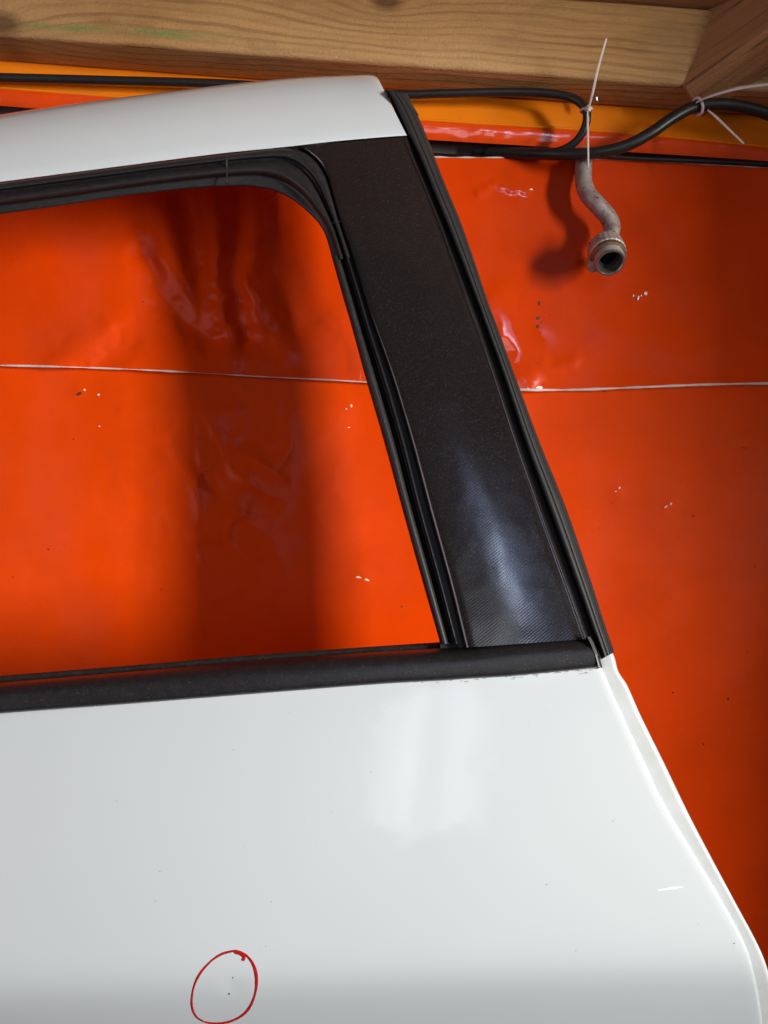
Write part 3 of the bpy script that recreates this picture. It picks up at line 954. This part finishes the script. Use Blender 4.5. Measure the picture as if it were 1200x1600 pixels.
# ------------------------------------------------------------------ cables and ties
ca = [P(-420, 108, 0.826), P(-100, 118, 0.826), P(0, 121, 0.826), P(150, 125, 0.826), P(350, 131, 0.826), P(500, 141, 0.826), P(612, 148, 0.826), P(700, 146, 0.824), P(800, 144, 0.820),
      P(865, 147, 0.815), P(900, 156, 0.810), P(916, 174, 0.806), P(915, 196, 0.808), P(902, 219, 0.815), P(880, 234, 0.822), P(850, 240, 0.833), P(810, 239, 0.846), P(740, 236, 0.862)]
cA = tube('cable_and_gap_shade', ca, 0.0045, M_CABLE_GAP, None, 180, 14)
tag(cA, 'thin black cable under the pine beam that loops down by the hanging pipe', 'cable', 'black cables')
cb = [P(760, 238, 0.858), P(820, 240, 0.842), P(880, 241, 0.823), P(930, 239, 0.812), P(975, 229, 0.806), P(1015, 209, 0.802), P(1050, 185, 0.800), P(1080, 169, 0.799), P(1110, 163, 0.798),
      P(1150, 165, 0.798), P(1200, 178, 0.798), P(1300, 220, 0.80), P(1420, 240, 0.80)]
cB = tube('cable_and_gap_shade', cb, 0.0062, M_CABLE_GAP, None, 120, 14)
tag(cB, 'thick black cable rising from the hanging pipe to the right below the joist', 'cable', 'black cables')
gap_shade = tube('cable_and_gap_shade', [P(925, 243, 0.846), P(1000, 248, 0.846), P(1100, 252, 0.846), P(1200, 257, 0.846), P(1500, 275, 0.846)], 0.0026, M_CABLE_GAP, None, 40, 10)  # black strip standing in for the shadow line of the gap
tag(gap_shade, 'straight black strip drawn as the shadow gap along the top edge of the orange sheet', 'cable', 'black cables')


def strap(name, pts, wd, parent, n=30):
    return tube(name, pts, wd, M_TIE, parent, n, 8, lambda t: 0.75 + 0.5*math.sin(min(1, t*3)*math.pi/2) - 0.45*t, flat=0.45)


def loop(center, axis, r, parent):
    ax_ = Vector(axis).normalized()
    a = ax_.cross(Vector((0, 0, 1))).normalized(); b = ax_.cross(a)
    pts = [Vector(center) + a*math.cos(t)*r + b*math.sin(t)*r for t in np.linspace(0, 2*math.pi*0.985, 26)]
    tube('loop', pts, 0.0015, M_TIE, parent, 40, 8)


t1 = empty('cable_tie', P(918, 171, 0.806), 'clear cable tie round the looped cable, its long tail standing up against the beam', 'cable tie', 'clear cable ties')
strap('tail', [P(919, 172, 0.798), P(926, 145, 0.780), P(935, 105, 0.762), P(947.5, 60, 0.744)], 0.0015, t1)
strap('short_tail', [P(918, 172, 0.799), P(918.5, 200, 0.792), P(919, 235, 0.785), P(919.5, 262, 0.780)], 0.0011, t1)
loop(P(916, 172, 0.8065), (0.1, 0.1, -1), 0.0058, t1)
hd = box('head', (0.0062, 0.0055, 0.0052), M_TIE, (0, 0, 0), (0.2, 0.5, 0.3), t1, 0.0008)
hd.location = P(919, 170, 0.799) - t1.location

t2 = empty('cable_tie', P(1088, 166, 0.799), 'clear cable tie hooked round the thick cable below the timber joist', 'cable tie', 'clear cable ties')
strap('tail', [P(1088, 160, 0.790), P(1105, 152, 0.780), P(1150, 139, 0.765), P(1205, 131, 0.750), P(1260, 126, 0.735)], 0.0017, t2)
strap('short_tail', [P(1106, 172, 0.795), P(1118, 182, 0.790), P(1140, 203, 0.785), P(1162, 224, 0.780)], 0.0015, t2)
loop(P(1090, 166.5, 0.7985), (1, 0.1, 0.45), 0.0085, t2)

scr = empty('screw', P(929, 156, 0.828), 'small steel screw in the beam underside beside the upright tie tail', 'screw')
lathe('shank', P(930, 150, 0.822), (0.1, -0.15, -1), [(0, 0.0006), (0.0001, 0.0022), (0.002, 0.0022), (0.003, 0.0028), (0.004, 0.0022), (0.005, 0.0028), (0.006, 0.0022), (0.007, 0.0028), (0.008, 0.0022), (0.009, 0.0001)], M_BRIGHT, scr, 14)
